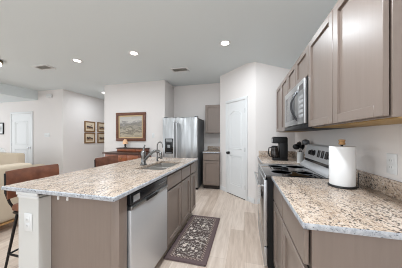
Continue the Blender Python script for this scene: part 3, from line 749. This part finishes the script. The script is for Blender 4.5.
def framed(name, label, mp, u0, u1, z0, z1, fw, fm, lm, pm, org, cat, group=None, lw=0.03, t=0.03):
    o = thing(name, label, cat, org, 0, group)
    def fr_(a0, a1, b0, b1, w_, w0, w1, bv):
        m_ = MB(org, mp)
        m_.box(a0, a1, w0, w1, b0, b0+w_, bv); m_.box(a0, a1, w0, w1, b1-w_, b1, bv)
        m_.box(a0, a0+w_, w0, w1, b0+w_, b1-w_, bv); m_.box(a1-w_, a1, w0, w1, b0+w_, b1-w_, bv); return m_
    fr_(u0, u1, z0, z1, fw, 0.001, t, 0.006).build('frame', fm, o)
    fr_(u0+fw, u1-fw, z0+fw, z1-fw, lw, 0.001, t*0.6, 0.002).build('liner', lm, o)
    m_ = MB(org, mp); m_.box(u0+fw+lw, u1-fw-lw, 0.001, t*0.45, z0+fw+lw, z1-fw-lw); m_.build('picture', pm, o)
    return o
def scene_mat(name, stops, axis, sc, seed, amt=0.5, streak=2.0):
    m = mat(name, (0.5, 0.5, 0.5, 1), 0.6); n, l, b = nt(m)
    tc = n.new('ShaderNodeTexCoord'); sp = n.new('ShaderNodeSeparateXYZ'); l.new(tc.outputs['Generated'], sp.inputs[0])
    mp_ = n.new('ShaderNodeMapping'); l.new(tc.outputs['Generated'], mp_.inputs[0]); mp_.inputs['Location'].default_value = (seed, seed*1.7, seed*.3); mp_.inputs['Scale'].default_value = (1, 1, streak)
    f = noise(m, mp_.outputs[0], sc, 5, 0.65, 0.6)
    v = math_(m, 'ADD', sp.outputs[2], math_(m, 'MULTIPLY', math_(m, 'SUBTRACT', f, 0.5), amt))
    setcol(m, ramp(m, v, stops)); return m
land = scene_mat('landscape_canvas', [(0.0, rgb(150, 140, 120)), (0.12, rgb(178, 166, 146)), (0.24, rgb(112, 104, 90)), (0.34, rgb(176, 166, 150)), (0.42, rgb(108, 104, 92)), (0.5, rgb(160, 152, 138)), (0.6, rgb(124, 120, 114)), (0.7, rgb(150, 146, 142)), (0.78, rgb(196, 190, 182)), (1.0, rgb(178, 174, 168))], 2, 3.2, 3.1, 0.8)
framed('landscape_painting', 'large landscape painting in a brown wooden frame above the sideboard', faceY(FY, -1), -3.455, -2.545, 1.165, 1.937, 0.075, M['mapframe'], M['liner'], land, (-3.02, FY, 1.15), 'painting', lw=0.035, t=0.045)
mpH = faceX(-5.4, 1)
pr = [(4.885, 5.325, 1.452, 1.83, 'upper left of four small framed prints on the hall wall', 1.1, 0), (5.435, 5.875, 1.452, 1.83, 'upper right of four small framed prints on the hall wall', 2.3, 1),
      (4.885, 5.325, 1.045, 1.425, 'lower left of four small framed prints on the hall wall', 4.9, 2), (5.435, 5.875, 1.045, 1.425, 'lower right of four small framed prints on the hall wall', 7.7, 3)]
for (a, b_, c, d, lb, sd, i) in pr:
    pm = scene_mat('sepia_print_%d' % i, [(0.0, rgb(176, 150, 118)), (0.3, rgb(150, 122, 96)), (0.40, rgb(44, 34, 36)), (0.56, rgb(84, 68, 70)), (0.64, rgb(208, 190, 164)), (1.0, rgb(216, 200, 176))], 2, 3.5, sd, 1.1, 1.0)
    framed('framed_print', lb, mpH, a, b_, c, d, 0.04, M['goldframe'], M['mount'], pm, (-5.4, (a+b_)/2, c), 'picture', 'prints on the hall wall', lw=0.05)
bwm = scene_mat('monochrome_print', [(0.0, G(0.6)), (0.5, G(0.35)), (1.0, G(0.7))], 2, 4, 1.9, 0.6)
framed('black_framed_picture', 'black-framed picture on the wall left of the front door', faceY(FY, -1), -8.42, -7.97, 1.36, 1.76, 0.03, M['black'], M['white'], bwm, (-8.2, FY, 1.36), 'picture', lw=0.06)

# ------------------------------------------------------------------ living room seating
ao = (-3.55, 0.75, 0)
sf = thing('sofa', 'beige sofa behind the near bar stool, its back to the island', 'sofa', ao)
def S(o, a, b_, c, d, e_, f_, bv=0.05): return MB(o).box(a, b_, c, d, e_, f_, bv, 4)
S(ao, -3.34, -3.08, -0.30, 1.95, 0.135, 0.885, 0.05).build('backrest', M['sofa'], sf)
S(ao, -4.02, -3.342, -0.10, 1.72, 0.135, 0.30, 0.02).build('seat_base', M['sofa'], sf)
for (c, d) in ((-0.30, -0.105), (1.725, 1.95)):
    S(ao, -4.02, -3.342, c, d, 0.135, 0.63, 0.05).build('arm', M['sofa'], sf)
for (c, d) in ((-0.095, 0.80), (0.81, 1.715)):
    S(ao, -4.03, -3.345, c, d, 0.302, 0.46, 0.04).build('seat_cushion', M['sofa'], sf)
    S(ao, -3.50, -3.345, c, d, 0.462, 0.86, 0.06).build('back_cushion', M['sofa'], sf)
MB(ao).box(-4.01, -3.085, -0.29, 1.94, 0.11, 0.134, 0.003).build('wood_rail', M['tanwood'], sf)
for sx in (-3.97, -3.13):
    for sy in (-0.25, 1.90):
        MB(ao).lathe((sx, sy, 0), [(0.0, 0), (0.02, 0), (0.03, 0.109)], 10).build('leg', M['darkwood'], sf)
lo2 = (-6.2, 3.3, 0)
lv = thing('loveseat', 'beige loveseat farther off, in front of the white front door', 'sofa', lo2)
S(lo2, -7.10, -5.30, 2.98, 3.16, 0.12, 0.875, 0.04).build('backrest', M['sofa'], lv)
S(lo2, -6.93, -5.47, 3.162, 3.62, 0.12, 0.30, 0.02).build('seat_base', M['sofa'], lv)
for (c, d) in ((-7.10, -6.935), (-5.465, -5.30)):
    S(lo2, c, d, 3.162, 3.62, 0.12, 0.54, 0.05).build('arm', M['sofa'], lv)
for (c, d) in ((-6.925, -6.205), (-6.195, -5.475)):
    S(lo2, c, d, 3.17, 3.63, 0.302, 0.45, 0.04).build('seat_cushion', M['sofa'], lv)
for sx in (-7.05, -5.35):
    for sy in (3.04, 3.56):
        MB(lo2).lathe((sx, sy, 0), [(0.0, 0), (0.02, 0), (0.028, 0.119)], 10).build('leg', M['darkwood'], lv)
x = MB((-6.5, 3.33, 0.452)); x.sphere((-6.50, 3.268, 0.725), 0.27, 1.15, 0.38, 1.0, 20)
tag(x.build('throw_pillow', M['pillow']), 'white rounded pillow showing above the back of the loveseat', 'pillow')

# ------------------------------------------------------------------ ceiling fittings
dl = [(-0.295, 2.75, 'recessed ceiling light over the aisle, nearest the pantry'), (-1.89, 2.69, 'recessed ceiling light above the far end of the island'),
      (-3.13, 2.68, 'recessed ceiling light left of the island, nearest the living room'), (-4.54, 4.85, 'small recessed ceiling light in the hall by the framed prints'),
      (-0.16, 0.76, 'added unseen ceiling light over the aisle, above the camera'), (-1.89, 0.6, 'added unseen ceiling light above the near end of the island'),
      (-3.6, 0.6, 'added unseen ceiling light over the sofa'), (-0.9, -1.6, 'added unseen ceiling light farthest behind the camera')]  # last four are out of view, added to supply more light
for (px, py, lb), LP in zip(dl, LPOW):
    cz = 2.74+0.015*(px+6.43)/6.46
    o = (px, py, cz-0.012); t = thing('recessed_light', lb, 'ceiling light', o, 0, 'recessed ceiling lights')
    MB(o).lathe((px, py, cz), [(0.062, 0.002), (0.062, -0.004), (0.085, -0.009), (0.092, -0.001), (0.092, 0.002)], 28).build('trim_ring', M['white'], t)
    MB(o).lathe((px, py, cz), [(0.0, -0.003), (0.06, -0.003), (0.06, 0.002)], 28).build('lens', M['lit'], t)
    l_ = area('recessed_lamp', (px, py, cz-0.02), (0, 0, 0), 0.14, LP, (0.87, 0.94, 1.0), shape='DISK', spread=R(178)); l_.parent = t; l_.location = (0, 0, -0.008)
for (vx, vy, rz, lb) in ((-1.366, 3.59, 0, 'ceiling vent near the fridge'), (-4.10, 2.76, 0, 'ceiling vent at the left, beyond the near bar stool')):
    cz = 2.74+0.015*(vx+6.43)/6.46
    o = (vx, vy, cz-0.012); t = thing('ceiling_vent', lb, 'vent', o, 0, 'ceiling vents')
    x = MB(o); W, D = 0.19, 0.11
    x.box(vx-W, vx+W, vy-D, vy-D+0.035, cz-0.012, cz+0.002, 0.003); x.box(vx-W, vx+W, vy+D-0.035, vy+D, cz-0.012, cz+0.002, 0.003)
    x.box(vx-W, vx-W+0.035, vy-D+0.035, vy+D-0.035, cz-0.012, cz+0.002, 0.003); x.box(vx+W-0.035, vx+W, vy-D+0.035, vy+D-0.035, cz-0.012, cz+0.002, 0.003)
    x.build('frame', M['white'], t)
    x = MB(o); x.box(vx-W+0.035, vx+W-0.035, vy-D+0.035, vy+D-0.035, cz-0.003, cz+0.002); x.build('duct', M['vent'], t)
    for k in range(6):
        y_ = vy-D+0.045+k*0.025
        x = MB(o); x.prism([(y_, cz-0.010), (y_+0.003, cz-0.0105), (y_+0.016, cz-0.004), (y_+0.013, cz-0.0035)], vx-W+0.035, vx+W-0.035, 'x'); x.build('louver', M['label'], t)
fo_ = (-4.62, 2.2, 2.60)
fx = thing('flush_ceiling_light', 'bronze-rimmed flush ceiling light at the left edge', 'ceiling light', fo_)
MB(fo_).lathe((-4.62, 2.2, 2.742), [(0.0, 0.0), (0.15, 0.0), (0.17, -0.02), (0.17, -0.055), (0.14, -0.06), (0, -0.06)], 32).build('canopy', M['bronze'], fx)
MB(fo_).lathe((-4.62, 2.2, 2.682), [(0.155, 0.0), (0.15, -0.03), (0.11, -0.062), (0.05, -0.08), (0.0, -0.083)], 32).build('glass_bowl', M['lit'], fx)
l_ = area('flush_lamp', (0, 0, 0), (0, 0, 0), 0.26, 12, (0.9, 0.955, 1.0), shape='DISK'); l_.parent = fx; l_.location = (0, 0, -0.02)
